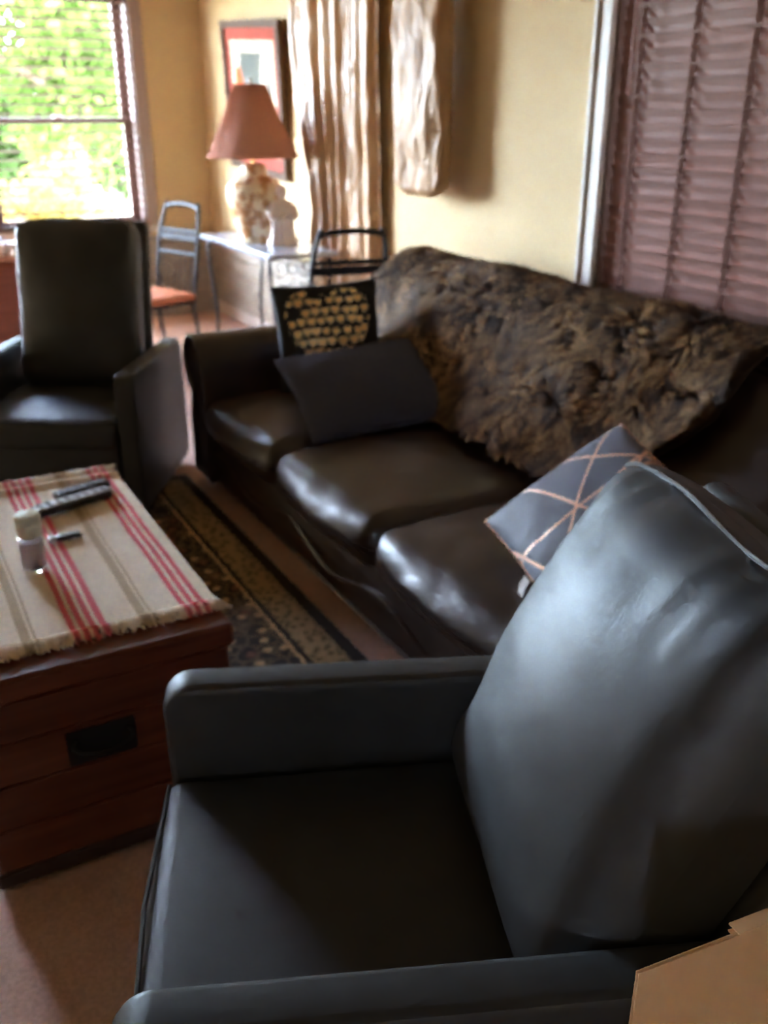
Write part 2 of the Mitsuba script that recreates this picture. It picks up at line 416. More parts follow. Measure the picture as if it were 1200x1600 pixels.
for yc in (3.235, 2.50, 1.765):
    c = rbox((.20, .725, .50), .085, 10, (.015, .01, .01))
    c.vertices[:, 0] += (meshkit.fbm(c.vertices * 6 + yc, 3, 4) - .5) * .02
    put('back_cushion', moved(c, rot(38, 'y'), tr(2.055, yc, .60)), brown_leather, sofa, smooth=True)
bk = rbox((.24, 2.86, .72), .10, 12, (.0, .0, .0))
put('back', moved(bk, rot(14, 'y'), tr(2.20, 2.60, .475)), brown_leather, sofa, smooth=True)


def roll_arm(side):
    """rolled arm: profile in (y outward, z) swept along x"""
    a = np.linspace(-0.42 * np.pi, 1.06 * np.pi, 16)
    roll = [(.135 + .125 * math.cos(t), .535 + .125 * math.sin(t)) for t in a]
    prof = [(.0, .05), (.20, .05), (.20, .30)] + roll + [(.0, .42)]
    prof = np.array(sg.Polygon(prof).buffer(0).exterior.coords)[:-1]
    n = len(prof)
    rows = []
    cen = prof.mean(0)
    for x, s in ((SX0 - .020, .90), (SX0 - .038, .97), (SX0 - .030, 1.0), (1.55, 1.0), (1.95, 1.0), (2.28, 1.0), (2.31, .95)):
        q = cen + (prof - cen) * s
        rows.append(np.stack([np.full(n, x), q[:, 0], q[:, 1]], 1))
    m = sheet(np.array(rows), wrap=True)
    for r, flip in ((rows[0], False), (rows[-1], True)):
        cap = trimesh.creation.triangulate_polygon(sg.Polygon(r[:, 1:]), engine='earcut')
        vv, ff = cap
        cm = trimesh.Trimesh(np.column_stack([np.full(len(vv), r[0, 0]), vv]), ff, process=False)
        m = cat(m, cm)
    m.merge_vertices()
    v = m.vertices
    m.vertices = np.column_stack([v[:, 0], (3.61 + v[:, 1]) if side > 0 else (1.39 - v[:, 1]), v[:, 2]])
    m.fix_normals()
    return m


for s in (1, -1):
    arm = put('arm', roll_arm(s), brown_leather, sofa, smooth=40)
    yc = 3.61 + .135 if s > 0 else 1.39 - .135
    put('arm_button', moved(lathe([(0, .006), (.012, .005), (.02, 0)], 16), rot(-90, 'y'), tr(SX0 - .036, yc, .535)), brown_pipe, arm)
for y in (1.28, 3.70):
    for x in (SX0 + .06, SX1 - .12):
        put('foot', moved(lathe([(0, 0), (.022, 0), (.032, .055), (0, .055)], 16), tr(x, y, 0)), foot_m, sofa)

# ---------------------------------------------------------------- fur throw over the sofa back
fur = thing('fur_throw', 'shaggy brown faux fur throw draped over the sofa back', 'throw blanket')
path = spline([(1.735, .455), (1.80, .53), (1.90, .66), (2.01, .785), (2.085, .85), (2.17, .885), (2.27, .875), (2.335, .81), (2.375, .66)], 200)
seg = np.concatenate([[0], np.cumsum(np.linalg.norm(np.diff(path, axis=0), axis=1))])


def at_path(s):
    return np.stack([np.interp(s, seg, path[:, 0]), np.interp(s, seg, path[:, 1])], -1)


low_y = np.array([1.70, 1.78, 1.86, 1.95, 2.10, 2.3, 2.6, 2.85, 3.05, 3.2, 3.55, 3.8, 3.93, 4.0])
low_z = np.array([.76, .64, .57, .52, .465, .455, .458, .46, .475, .50, .55, .64, .74, .82])
front = seg[np.argmax(path[:, 1])]
fz = path[seg <= front]
NU, NV = 150, 60
yg = np.linspace(1.72, 3.76, NU)
P = np.zeros((NV, NU, 3))
for j, y in enumerate(yg):
    s0 = np.interp(np.interp(y, low_y, low_z), fz[:, 1], seg[seg <= front])
    s = s0 + (seg[-1] - .04 * abs(math.sin(y * 5)) - s0) * np.linspace(0, 1, NV)
    q = at_path(s)
    P[:, j] = np.stack([q[:, 0], y + 0 * s, q[:, 1]], -1)
N0 = grid_normals(P)
N0 *= np.sign((N0 * np.array([-1.0, 0, 1.0])).sum(-1, keepdims=True).mean())
ridge = np.clip((P[..., 2] - .74) / .12, 0, 1)
folds = .026 + (1 - .75 * ridge) * .026 * np.sin(P[..., 1] * 7.5 + 1.5 * P[..., 2] * 3) + (1 - .5 * ridge) * .030 * (meshkit.fbm(P * np.array([4, 5, 4]), 3, 2) - .5)
P = P + N0 * folds[..., None]
Nf = grid_normals(P)
Nf *= np.sign((Nf * N0).sum(-1, keepdims=True))
back_m = mat('fur_backing', (42, 30, 22), .95, .1)
put('backing', thick(P, Nf, .010), back_m, fur, smooth=True)
n_h = 70000
uu, vv = rng.random(n_h) * (NU - 1.001), rng.random(n_h) ** 1.0 * (NV - 1.001)
i0, j0 = vv.astype(int), uu.astype(int)
fu, fv = (uu - j0)[:, None], (vv - i0)[:, None]


def bil(A):
    return (A[i0, j0] * (1 - fu) + A[i0, j0 + 1] * fu) * (1 - fv) + (A[i0 + 1, j0] * (1 - fu) + A[i0 + 1, j0 + 1] * fu) * fv


root, nrm = bil(P), bil(Nf)
nrm /= np.linalg.norm(nrm, axis=1, keepdims=True)
nx = meshkit.fbm(root * np.array([9, 9, 9]), 2, 11) - .5
ny = meshkit.fbm(root * np.array([9, 9, 9]), 2, 12) - .5
nz = meshkit.fbm(root * np.array([9, 9, 9]), 2, 13) - .5
down = np.array([-.25, 0, -.85]) + np.stack([nx, ny, nz], 1) * 5.0 + rng.normal(0, .22, (n_h, 3))
down -= nrm * (down * nrm).sum(1, keepdims=True)
down /= np.maximum(np.linalg.norm(down, axis=1, keepdims=True), .2)
clump = meshkit.fbm(root * np.array([20, 20, 16]), 2, 21)
from scipy.spatial import cKDTree
n_c = 7000                                            # locks: hairs near one centre lean to a common tip
ci = rng.integers(0, n_h, n_c)
own = cKDTree(root[ci]).query(root)[1]
ctone = rng.random(n_c)
L = (.040 + .030 * rng.random(n_h) + .02 * (clump - .5))[:, None]
lock = ci[own]
down = down * .35 + down[lock] * .65
side = np.cross(nrm, down)
side /= np.maximum(np.linalg.norm(side, axis=1, keepdims=True), 1e-6)
wd = (.0012 + .0010 * rng.random(n_h))[:, None]
pa, pb, pc = root, root + nrm * L * .45 + down * L * .35, root + nrm * L * (.50 + .15 * rng.random((n_h, 1))) + down * L * .95
pc = pc * .55 + .45 * (root[lock] + nrm[lock] * .026 + down[lock] * .048)
V = np.stack([pa - side * wd, pa + side * wd, pb - side * wd, pb + side * wd, pc], 1).reshape(-1, 3)
b = np.arange(n_h)[:, None] * 5
Ff = np.concatenate([b + np.array([[0, 1, 3]]), b + np.array([[0, 3, 2]]), b + np.array([[2, 3, 4]])], 0)
tone = np.clip(.24 + 1.5 * (clump - .48) + .95 * (ctone[own] - .45) + 1.2 * (meshkit.fbm(root * 5, 3, 31) - .5) + rng.normal(0, .18, n_h), 0, 1)[:, None]
dark, tip = np.array(lin(50, 36, 28)), np.array(lin(214, 168, 112))
midc = dark * (1 - tone * .5) + np.array(lin(150, 110, 74)) * tone * .5
tipc = np.array(lin(66, 48, 36)) * (1 - tone) + tip * tone
rootc = np.broadcast_to(np.array(lin(38, 28, 22)), midc.shape)
colr = np.stack([rootc, rootc, midc, midc, tipc], 1).reshape(-1, 3)
scene['mat_fur'] = {'type': 'twosided', 'bsdf': {'type': 'principled', 'base_color': {'type': 'mesh_attribute', 'name': 'vertex_color'}, 'roughness': .7, 'specular': .18, 'sheen': .1}}
put('pile', trimesh.Trimesh(V, Ff, process=False), 'mat_fur', fur, smooth=False, color=colr, kind='stuff', label='long brown fur with golden tips')


# ---------------------------------------------------------------- recliners
def recliner(loc, deg, label, back_h, lean, back_y, high=0.0, arm=.46, seed=0, group=None):
    t = thing('armchair', label, 'armchair')
    B = rot(deg, 'z') @ np.eye(4)
    B[:3, 3] = (loc[0], loc[1], 0)

    def p(name, m, mm, smooth=30, parent=t, **k):
        return put(name, moved(m, B), mm, parent, smooth, **k)

    p('base', bev(-.295, .295, -.36, .33, .04, .30, .015), black_leather)
    p('front_panel', moved(rbox((.578, .05, .29), .018, 6, (0, .006, 0)), tr(0, .355, .195)), black_leather, True)
    s = rbox((.585, .70, .13), .035, 12, (0, .008, .012))
    s.vertices[:, 2] += (meshkit.fbm(s.vertices * 5 + seed, 3, seed) - .5) * .008
    p('seat_cushion', moved(s, tr(0, .04, .355)), black_leather, True)
    p('seam', tube([(-.28, .383, .408), (0, .395, .414), (.28, .383, .408)], .004, 6), black_leather)
    for sx_ in (-1, 1):
        pr_ = sg.Polygon([(-arm, .03), (.375, .03), (.385, .595), (-arm, .578)]).buffer(-.05).buffer(.05, 8)
        a = trimesh.creation.extrude_polygon(pr_, .078, engine='earcut')
        # rounded edges: hull of two inset outlines
        q = np.array(pr_.exterior.coords)[:-1]
        c = q.mean(0)
        qi = np.array(pr_.buffer(-.016).exterior.coords)[:-1]
        qm = np.array(pr_.buffer(-.005).exterior.coords)[:-1]
        pts = np.vstack([np.column_stack([np.full(len(z_), w_), z_]) for z_, w_ in ((q, -.023), (q, .023), (qm, -.034), (qm, .034), (qi, -.039), (qi, .039))])
        a = trimesh.convex.convex_hull(pts)
        p('arm', moved(a, tr(sx_ * .333, 0, 0)), black_leather, 25)
    # back: shell with the stuffed front pillow
    hh = (back_h - .40) / math.cos(math.radians(lean))
    Mb = rot(lean, 'x') @ np.eye(4)
    R = tr(0, back_y, .40)
    sh = rbox((.60 + high, .07, hh), .03, 6)
    bk_ = p('back_shell', moved(sh, tr(0, -.115, hh / 2), Mb, R), black_leather, True)
    c = rbox((.578 + high, .19, hh - .02), .065, 22, (.0, .070, .012))
    v = c.vertices
    u = np.clip(v / np.array([.289, .095, hh / 2]), -1, 1)
    # gathers running down from the top seam and up from the corners
    g = np.sin(u[:, 0] * 19 + 2.5 * np.sin(u[:, 0] * 5 + seed)) * np.clip((u[:, 2] - .45) / .55, 0, 1) ** 1.2 * np.clip(1.15 - u[:, 2], 0, 1)
    v[:, 1] += .019 * g * (u[:, 1] > 0) + (meshkit.fbm(v * np.array([4, 4, 7]) + seed, 3, seed + 1) - .5) * .022 * (u[:, 1] > 0)
    c.vertices = v
    bc = p('back_cushion', moved(c, tr(0, 0, hh / 2 - .005), Mb, R), black_leather, True)
    w_ = .275 + high / 2
    xs = np.linspace(-w_, w_, 40)
    p('piping', moved(tube(np.stack([xs, .06 + .004 * np.sin(xs * 31), hh - .012 + .004 * np.sin(xs * 23) - .03 * (np.abs(xs) / w_) ** 8], 1), .0035, 6), Mb, R), piping_m, parent=bc, label='pale grey piped seam across the top')
    for x in (-.27, .27):
        for y in (-.32, .30):
            p('foot', moved(lathe([(0, 0), (.02, 0), (.024, .045), (0, .045)], 12), tr(x, y, 0)), foot_m)
    return t


recliner((.556, .949), 68.5, 'charcoal leather armchair nearest the viewer with plump tilted back cushion', .985, 26, -.18, seed=3)
recliner((.680, 3.970), 149.0, 'charcoal leather armchair in front of the bright window beside the sofa arm', 1.092, 12, -.14, high=-.07, arm=.37, seed=8)

# ---------------------------------------------------------------- cushions on the sofa
black_cloth = mat('black_cloth', (26, 25, 27), .8, .2)


def heart(x, y):
    a = x * x + y * y - 1
    return a * a * a - x * x * y * y * y


def heart_print(p, n, uv):
    x, y = (uv.x - .5) * 2.8, (uv.y - .50) * 2.85
    inside = heart(x, y) < 0
    hit = mi.Bool(False)
    for k, s in enumerate((10.5,)):
        gy = uv.y * s
        gx = uv.x * s + .5 * (dr.floor(gy) - 2 * dr.floor(dr.floor(gy) / 2))
        r1, r2, r3 = cell_rand(dr.floor(gx), dr.floor(gy), k), cell_rand(dr.floor(gx), dr.floor(gy), k + 7), cell_rand(dr.floor(gx), dr.floor(gy), k + 13)
        lx, ly = gx - dr.floor(gx) - .5 + .26 * (r1 - .5), gy - dr.floor(gy) - .5 + .22 * (r2 - .5)
        sc = .31 + .12 * r3
        hit |= (heart(lx / sc, ly / sc) < 0) & (r3 > .05)
    return dr.select(inside & hit & (uv.x < 1.5), mi.Float(1), mi.Float(0))


gold_print = {'type': 'principled', 'base_color': rgb(lin(250, 222, 166)), 'roughness': .4, 'metallic': .15}
scene['mat_heart_cloth'] = {'type': 'twosided', 'bsdf': {'type': 'blendbsdf', 'weight': proc(heart_print), 'a': {'type': 'principled', 'base_color': rgb(lin(24, 23, 26)), 'roughness': .75, 'specular': .3}, 'b': gold_print}}
m, uv = pillow(.43, .43, .15, 44, .06, .25, 3, frame((1.605, 3.425, .665), (.93, -.34, .06), (.06, .28, .95)))
hp = thing('cushion', 'black cushion with a big heart of small gold hearts by the far sofa arm', 'cushion')
put('cover', m, 'mat_heart_cloth', hp, smooth=True, uv=uv)

rib_m = mat('ribbed_cloth', lambda p, n, uv: mix(lin(46, 47, 58), lin(74, 75, 90), dr.square(dr.sin(uv.y * 190 + 3 * noise(uv.x * 6, uv.y * 6)))), .8, .25,
            bump=lambda p, n, uv: dr.square(dr.sin(uv.y * 95 + 1.5 * noise(uv.x * 6, uv.y * 6))), height=.003, sheen=.3)
m, uv = pillow(.57, .45, .15, 40, .07, .35, 5, frame((1.55, 3.00, .56), (.51, -.05, .035), (.05, .36, .19)))
rp = thing('cushion', 'plain navy black ribbed cushion lying in the middle of the sofa', 'cushion')
put('cover', m, rib_m, rp, smooth=True, uv=uv)


def gold_lines(p, n, uv):
    x, y = uv.x - dr.floor(uv.x), uv.y - dr.floor(uv.y)
    d = mi.Float(1)
    for a, b, c, k in ((1.0, .55, .30, .06), (1.0, .55, .75, -.05), (.35, -1.0, -.25, .05), (.35, -1.0, .12, .05), (1.0, -.9, .05, .07), (1.0, -.9, .45, -.06), (.9, 1.0, 1.45, .04), (.15, 1.0, .55, .08)):
        l = math.hypot(a, b)
        d = dr.minimum(d, dr.abs((a * x + b * y - c) / l + k * dr.sin(3.1 * (x - y) + 5 * c)))
    return 1 - smoothstep(.008, .014, d)


scene['mat_line_cloth'] = {'type': 'twosided', 'bsdf': {'type': 'blendbsdf', 'weight': proc(gold_lines), 'a': {'type': 'principled', 'base_color': rgb(lin(88, 90, 102)), 'roughness': .6, 'specular': .4, 'sheen': .3}, 'b': {'type': 'principled', 'base_color': rgb(lin(240, 200, 176)), 'roughness': .35, 'metallic': .35}}}
Mp = frame((1.43, 1.586, .605), (.79, -.25, .57), (.19, .97, .16))
m, uv = pillow(.43, .42, .14, 40, .05, .3, 9, Mp)
pp = thing('cushion', 'slate grey cushion with rose gold crossing lines behind the near armchair', 'cushion')
cv = put('cover', m, 'mat_line_cloth', pp, smooth=True, uv=uv)
# a beaded gold edge and the small white care tag
rose_m = mat('rose_gold', (226, 170, 135), .3, metallic=.85)
beads = []
for side_ in range(4):
    for q in np.linspace(-.98, .98, 34):
        x, y = ((q, 1), (q, -1), (1, q), (-1, q))[side_]
        w, h = .215, .21
        X = w * x * (1 - .05 * (1 - y * y) * x * x)
        Y = h * y * (1 - .05 * (1 - x * x) * y * y)
        s = trimesh.creation.icosphere(1, .0042)
        s.apply_translation((X, Y, 0))
        beads.append(s)
put('beaded_edge', moved(cat(*beads), Mp), rose_m, pp, smooth=True, kind='stuff', label='row of tiny rose gold beads along the edge')
tg = np.stack(np.meshgrid(np.linspace(0, 1, 5), np.linspace(0, 1, 8), indexing='xy'), -1)
Pt = (Mp @ np.array([-.213, -.062, 0, 1]))[:3] + tg[..., :1] * .026 * Mp[:3, 1] + tg[..., 1:] * np.array([-.035, -.012, -.062]) + np.sin(tg[..., 1:] * 4) * np.array([-.006, 0, .004])
put('care_tag', thick(Pt, grid_normals(Pt), .001), mat('white_cloth', (225, 225, 225), .8), pp, label='small white care tag')

# ---------------------------------------------------------------- rug
RX0, RX1, RY0, RY1 = -1.05, 1.095, 1.86, 3.87


def rug_color(p, n, uv):
    d = dr.minimum(dr.minimum(p.x - RX0, RX1 - p.x), dr.minimum(p.y - RY0, RY1 - p.y))
    wob = (noise(p.x * 60, p.y * 60) - .5) * .006
    d = d + wob
    black, gold, olive, red = lin(46, 38, 33), lin(186, 155, 110), lin(140, 116, 80), lin(118, 72, 56)
    f1, f2, r = voronoi(p.x * 17, p.y * 17)
    flower = 1 - smoothstep(.16, .34, f1 + .12 * (noise(p.x * 90, p.y * 90) - .5))
    vine = 1 - smoothstep(.02, .075, dr.abs(f2 - f1 - .10))
    c = mix(mi.Color3f(black), mix(gold, red, smoothstep(.72, .76, r)), flower * smoothstep(.1, .2, r))
    c = mix(c, olive, vine * .7)
    g1, g2, q = voronoi(p.x * 30, p.y * 30)
    guard = mix(mix(olive, gold, .35), black, (1 - smoothstep(.2, .36, g1)) * .75)
    c = dr.select(d < .155, mi.Color3f(guard), c)
    c = dr.select((d > .150) & (d < .168), mi.Color3f(black), c)
    c = dr.select((d > .168) & (d < .180), mi.Color3f(gold), c)
    c = dr.select(d < .045, mi.Color3f(black), c)
    c = dr.select((d > .045) & (d < .055), mi.Color3f(olive), c)
    inner = (d > .50)
    c = dr.select(inner & (d < .515), mi.Color3f(gold), c)
    return c * (.75 + .5 * noise(p.x * 300, p.y * 300))


rug_m = mat('rug', rug_color, .95, .1, bump=lambda p, n, uv: noise(p.x * 330, p.y * 330), height=.002, sheen=.3)
put('area_rug', rbox((RX1 - RX0, RY1 - RY0, .012), .005, 3, k=2), rug_m, smooth=False, label='black rug with gold floral border between the sofa and the trunk', category='rug')
scene['area_rug']['to_world'] = T().translate([(RX0 + RX1) / 2, (RY0 + RY1) / 2, .0065])

# ---------------------------------------------------------------- trunk
trunk = thing('wooden_trunk', 'reddish brown wooden trunk with dark iron handle used as coffee table', 'trunk')
TX0, TX1, TY0, TY1, TZ = .015, .535, 1.685, 2.775, .505


def wood(a, b, sc):
    return lambda p, n, uv: mix(lin(*a), lin(*b), fbm((p.x + p.y) * 3.0 * sc, (p.x - p.y) * 3.0 * sc, p.z * 55, 4))


wood_m = mat('trunk_wood', wood((60, 26, 15), (96, 47, 29), 1), .5, .4)
wood2_m = mat('trunk_wood_light', wood((66, 30, 18), (106, 54, 34), 1.3), .5, .4)
dark_m = mat('trunk_foot', (40, 20, 14), .6)
put('carcass', box(TX0 + .012, TX1 - .012, TY0 + .012, TY1 - .012, .03, .452), wood_m, trunk, smooth=False)
zc = [.045, .150, .255, .355, .448]
for k in range(4):
    mm = wood_m if k % 2 else wood2_m
    for y0_, y1_ in ((TY0, TY0 + .02), (TY1 - .02, TY1)):
        put('plank', bev(TX0, TX1, y0_, y1_, zc[k] + .0015, zc[k + 1] - .0015, .003), mm, trunk, smooth=False)
    for x0_, x1_ in ((TX0, TX0 + .02), (TX1 - .02, TX1)):
        put('plank', bev(x0_, x1_, TY0 + .021, TY1 - .021, zc[k] + .0015, zc[k + 1] - .0015, .003), mm, trunk, smooth=False)
put('base_moulding', cat(bev(TX0 - .008, TX1 + .008, TY0 - .008, TY0 + .02, .013, .05), bev(TX0 - .008, TX1 + .008, TY1 - .02, TY1 + .008, .013, .05), bev(TX0 - .008, TX0 + .02, TY0, TY1, .013, .05), bev(TX1 - .02, TX1 + .008, TY0, TY1, .013, .05)), dark_m, trunk, smooth=False)
for x in (TX0 + .03, TX1 - .03):
    for y in (TY0 + .03, TY1 - .03):
        put('foot', box(x - .02, x + .02, y - .02, y + .02, .0125 if y > RY0 else 0.0, .03), dark_m, trunk, smooth=False)
lid = put('lid', bev(TX0 - .012, TX1 + .012, TY0 - .012, TY1 + .012, .452, TZ, .008), wood2_m, trunk, smooth=False)
hx, hz = (.187 + .315) / 2, .304
plate = trimesh.creation.extrude_polygon(sg.box(-.066, -.036, .066, .036).buffer(.004), .004, engine='earcut')
hd = put('handle', moved(plate, rot(90, 'x'), tr(hx, TY0 - .0005, hz)), iron_m, trunk, smooth=False, label='dark iron handle with backplate')
put('grip', tube(spline([(hx - .052, TY0 - .005, hz + .018), (hx - .05, TY0 - .024, hz + .002), (hx, TY0 - .028, hz - .010), (hx + .05, TY0 - .024, hz + .002), (hx + .052, TY0 - .005, hz + .018)], 20), .006, 8), iron_m, hd)

# ---------------------------------------------------------------- striped runner on the trunk, with a fringe at both ends
runner = thing('table_runner', 'cream woven runner with red stripes and fringed ends on the trunk', 'table runner')
QX0, QX1, QY0, QY1 = TX0 - .005, TX1 + .012, TY0 + .098, TY1 - .075


def stripes(p, n, uv):
    x = p.x + .003 * (noise(p.y * 9, 2.0) - .5)
    red = mi.Float(0)
    for a, b in ((.030, .042), (.050, .062), (.070, .084), (.235, .247), (.255, .267), (.275, .287), (.295, .309), (.468, .480), (.488, .500), (.508, .520)):
        red = dr.maximum(red, smoothstep(a - .002, a + .002, x) * (1 - smoothstep(b - .002, b + .002, x)))
    tan = mi.Float(0)
    for c, w in ((.148, .010), (.166, .003), (.385, .010), (.403, .003)):
        tan = dr.maximum(tan, 1 - smoothstep(w - .002, w + .002, dr.abs(x - c)))
    weave = .85 + .3 * noise(p.x * 420, p.y * 420)
    c = mix(lin(222, 207, 186), lin(230, 216, 196), noise(p.x * 30, p.y * 30))
    c = mix(c, lin(176, 152, 110), tan * .8)
    return mix(c, lin(208, 60, 80), red * .9) * weave


run_m = mat('runner_cloth', stripes, .9, .15, bump=lambda p, n, uv: noise(p.x * 420, p.y * 420), height=.0015)
gy, gx = np.meshgrid(np.linspace(QY0, QY1, 60), np.linspace(QX0, QX1, 40), indexing='ij')
gz = TZ + .0045 + .003 * meshkit.fbm(np.stack([gx * 9, gy * 9, gx * 0], -1), 3, 6) + .012 * np.exp(-((gy - QY1 + .035) / .02) ** 2)
P = np.stack([gx, gy, gz], -1)
put('cloth', thick(P, np.broadcast_to(np.array([0, 0, 1.0]), P.shape), .0025), run_m, runner, smooth=True)
Vf, Fr, at = [], [], 0
fr = []
for end in (0, 1):
    for k in range(420):
        x = QX0 + (QX1 - QX0) * rng.random()
        y = QY0 if end == 0 else QY1
        s = -1 if end == 0 else 1
        l = .030 + .026 * rng.random()
        a = rng.normal(0, .5)
        pts = [(x, y - s * .006, TZ + .007), (x + math.sin(a) * l * .4, y + s * l * .5, TZ + .008 + .010 * rng.random()), (x + math.sin(a) * l * .9 + rng.normal(0, .004), y + s * l, TZ + .005 + .003 * rng.random())]
        fr.append(tube(spline(pts, 5), .0014 + .0008 * rng.random(), 4))
put('fringe', cat(*fr), run_m, runner, smooth=False, kind='stuff', label='twisted thread fringe, cream and red')

# ---------------------------------------------------------------- things on the runner
ZT = TZ + .008
silver_m = mat('silver_plastic', (168, 170, 176), .35, .6)
blk_m = mat('black_plastic', (28, 28, 32), .35)
btn_m = mat('grey_button', (96, 96, 104), .5)


def remote(a, b, w, h, label, top, n_b, seed):
    t = thing('remote_control', label, 'remote control')
    a, b = np.array(a), np.array(b)
    d = b - a
    Lh = np.linalg.norm(d)
    M = frame((*(a + b) / 2, ZT + .002), (*d, 0), (-d[1], d[0], 0))
    put('body', moved(rbox((Lh, w, h), h * .35, 4), tr(0, 0, h / 2 - .001), M), blk_m, t, smooth=True)
    put('top_plate', moved(rbox((Lh - .006, w - .006, .004), .0018, 2), tr(0, 0, h - .0005), M), top, t, smooth=True)
    for i in range(n_b):
        for j in (-1, 0, 1):
            put('button', moved(bev(-.005, .005, -.0035, .0035, 0, .003, .001), tr(-Lh / 2 + .02 + i * (Lh - .04) / (n_b - 1), j * w * .28, h + .001), M), btn_m, t, smooth=False)


remote((.272, 2.44), (.487, 2.505), .045, .022, 'long silver topped remote control on the runner, nearer of two', silver_m, 8, 1)
remote((.345, 2.535), (.50, 2.58), .042, .018, 'shorter black remote control behind the silver one on the runner', blk_m, 6, 2)
lg = thing('lighter', 'small dark lighter with silver end lying on the red stripes', 'lighter')
d = np.array([.077, .003])
M = frame((.318, 2.262, ZT + .001), (*d, 0), (-d[1], d[0], 0))
put('body', moved(rbox((.062, .024, .012), .005, 3), tr(.008, 0, .006), M), blk_m, lg, smooth=True)
put('cap', moved(rbox((.018, .024, .013), .004, 3), tr(-.033, 0, .0065), M), silver_m, lg, smooth=True, label='silver metal end')
jar = thing('jar', 'small clear jar with ridged pale lid standing on the runner', 'jar')
J = tr(.222, 2.125, ZT)
scene['mat_jar_glass'] = {'type': 'dielectric', 'int_ior': 1.49}
put('body', moved(lathe([(0, .001), (.027, .001), (.030, .006), (.030, .078), (.026, .084), (.022, .086), (.022, .083), (.0265, .077), (.0265, .009), (.022, .006), (0, .006)], 40), J), 'mat_jar_glass', jar)
put('contents', moved(lathe([(0, .0075), (.024, .0095), (.0258, .013), (.0258, .074), (0, .075)], 36), J), mat('lilac_powder', (150, 132, 140), .7), jar, label='mauve contents')
put('lid', moved(lathe([(0, .0875), (.026, .0875), (.029, .090), (.0295, .098), (.027, .101), (.030, .104), (.0305, .116), (.028, .120), (.030, .123), (.029, .136), (.024, .142), (0, .143)], 64, lambda a, r, z: r * (1 + .018 * np.cos(a * 20))), J),
    mat('pearl_lid', (206, 210, 200), .22, .7, clearcoat=.5), jar, label='ridged pearly lid')

# ---------------------------------------------------------------- table with iron scrolls, lamp and figurine
tab = thing('console_table', 'glass topped black iron table in the corner under the lamp', 'table')
AX0, AX1, AY0, AY1, AZ = 1.95, 2.35, 4.90, 6.04, .78
put('table_top', bev(AX0, AX1, AY0, AY1, AZ - .014, AZ, .004), glass_edge, tab, smooth=False, label='pale glass top')
put('rim', cat(bev(AX0 - .012, AX0, AY0 - .012, AY1 + .012, AZ - .026, AZ + .001), bev(AX1, AX1 + .012, AY0 - .012, AY1 + .012, AZ - .026, AZ + .001), bev(AX0, AX1, AY0 - .012, AY0, AZ - .026, AZ + .001), bev(AX0, AX1, AY1, AY1 + .012, AZ - .026, AZ + .001)), glass_edge, tab, smooth=False)
for x, sx_ in ((AX0 + .03, -1), (AX1 - .03, 1)):
    for y in (AY0 + .04, AY1 - .06):
        put('leg', tube(spline([(x, y, AZ - .02), (x + .010 * sx_, y, .6), (x - .015 * sx_, y, .32), (x + .02 * sx_, y, .0)], 20), .011, 8), iron_m, tab)


def scroll(cx, cz, r, turns, dirn, flip):
    t = np.linspace(0, 1, 40)
    a = dirn * t * turns * 2 * np.pi
    return [(cx + flip * r * (1 - .8 * t_) * math.cos(a_), cz + r * (1 - .8 * t_) * math.sin(a_)) for t_, a_ in zip(t, a)]


for k, xx in enumerate(np.linspace(AX0 + .08, AX1 - .08, 4)):
    for zz_ in (.30, .44, .58, .70):
        c = scroll(xx, zz_, .055, 1.3, 1 if k % 2 else -1, 1 if k % 2 else -1)
        put('scroll', tube([(q[0], AY0 + .04, q[1]) for q in c], .0042, 6), iron_m, tab)
for zz_ in (.24, .755):
    put('stretcher', tube([(AX0 + .03, AY0 + .04, zz_), (AX1 - .03, AY0 + .04, zz_)], .007, 8), iron_m, tab)

lamp = thing('table_lamp', 'table lamp with pink pleated shade and cream and gold ginger jar base', 'lamp')
LM = tr(2.118, 5.50, AZ)
base_prof = [(0, 0), (.085, 0), (.088, .012), (.080, .022), (.074, .03), (.088, .07), (.105, .13), (.122, .20), (.130, .26), (.128, .31), (.112, .35), (.082, .378), (.070, .388), (.074, .396), (.074, .425), (.066, .438), (.05, .445), (0, .446)]
bp = np.array(base_prof)
bp[:, 0] *= 1.0 + .28 * np.clip((.40 - bp[:, 1]) / .06, 0, 1)
bs = np.vstack([spline(bp[4:13], 40)])


def jar_color(p, n, uv):
    f = fbm(p.x * 26, p.y * 26, p.z * 20, 3)
    a = smoothstep(.47, .55, f)
    return mix(lin(226, 214, 186), mix(lin(196, 150, 88), lin(160, 112, 60), noise(p.x * 60, p.y * 60, p.z * 60)), a)


put('base', moved(lathe(np.vstack([bp[:4], bs, bp[13:]]), 64), LM), mat('lamp_ceramic', jar_color, .22, .6, clearcoat=.5), lamp, smooth=50)
put('stem', moved(tube([(0, 0, .44), (0, 0, .56)], .010, 12), LM), gold_m, lamp)
ns = 240
hz0, hz1 = .475, .865
sh_out = [(.262, hz0), (.262, hz0 + .012), (.255, hz0 + .016), (.250 - (.250 - .088) * .5, (hz0 + hz1) / 2), (.092, hz1 - .008), (.098, hz1 - .006), (.098, hz1)]
sh_in = [(r - .004, z) for r, z in sh_out[::-1]]
shade = lathe(sh_out + sh_in + [sh_out[0]], ns, lambda a, r, z: r + .0035 * np.sign(np.cos(a * 60)) * np.abs(np.cos(a * 60)) ** .7)
put('shade', moved(shade, LM), mat('pink_shade', (188, 136, 114), .8, .2), lamp, smooth=False, label='pleated dusty pink shade')
put('harp', moved(cat(tube(spline([(0, -.02, .55), (0, -.06, .66), (0, -.055, .78), (0, 0, .862)], 16), .0025, 6), tube(spline([(0, .02, .55), (0, .06, .66), (0, .055, .78), (0, 0, .862)], 16), .0025, 6)), LM), gold_m, lamp)
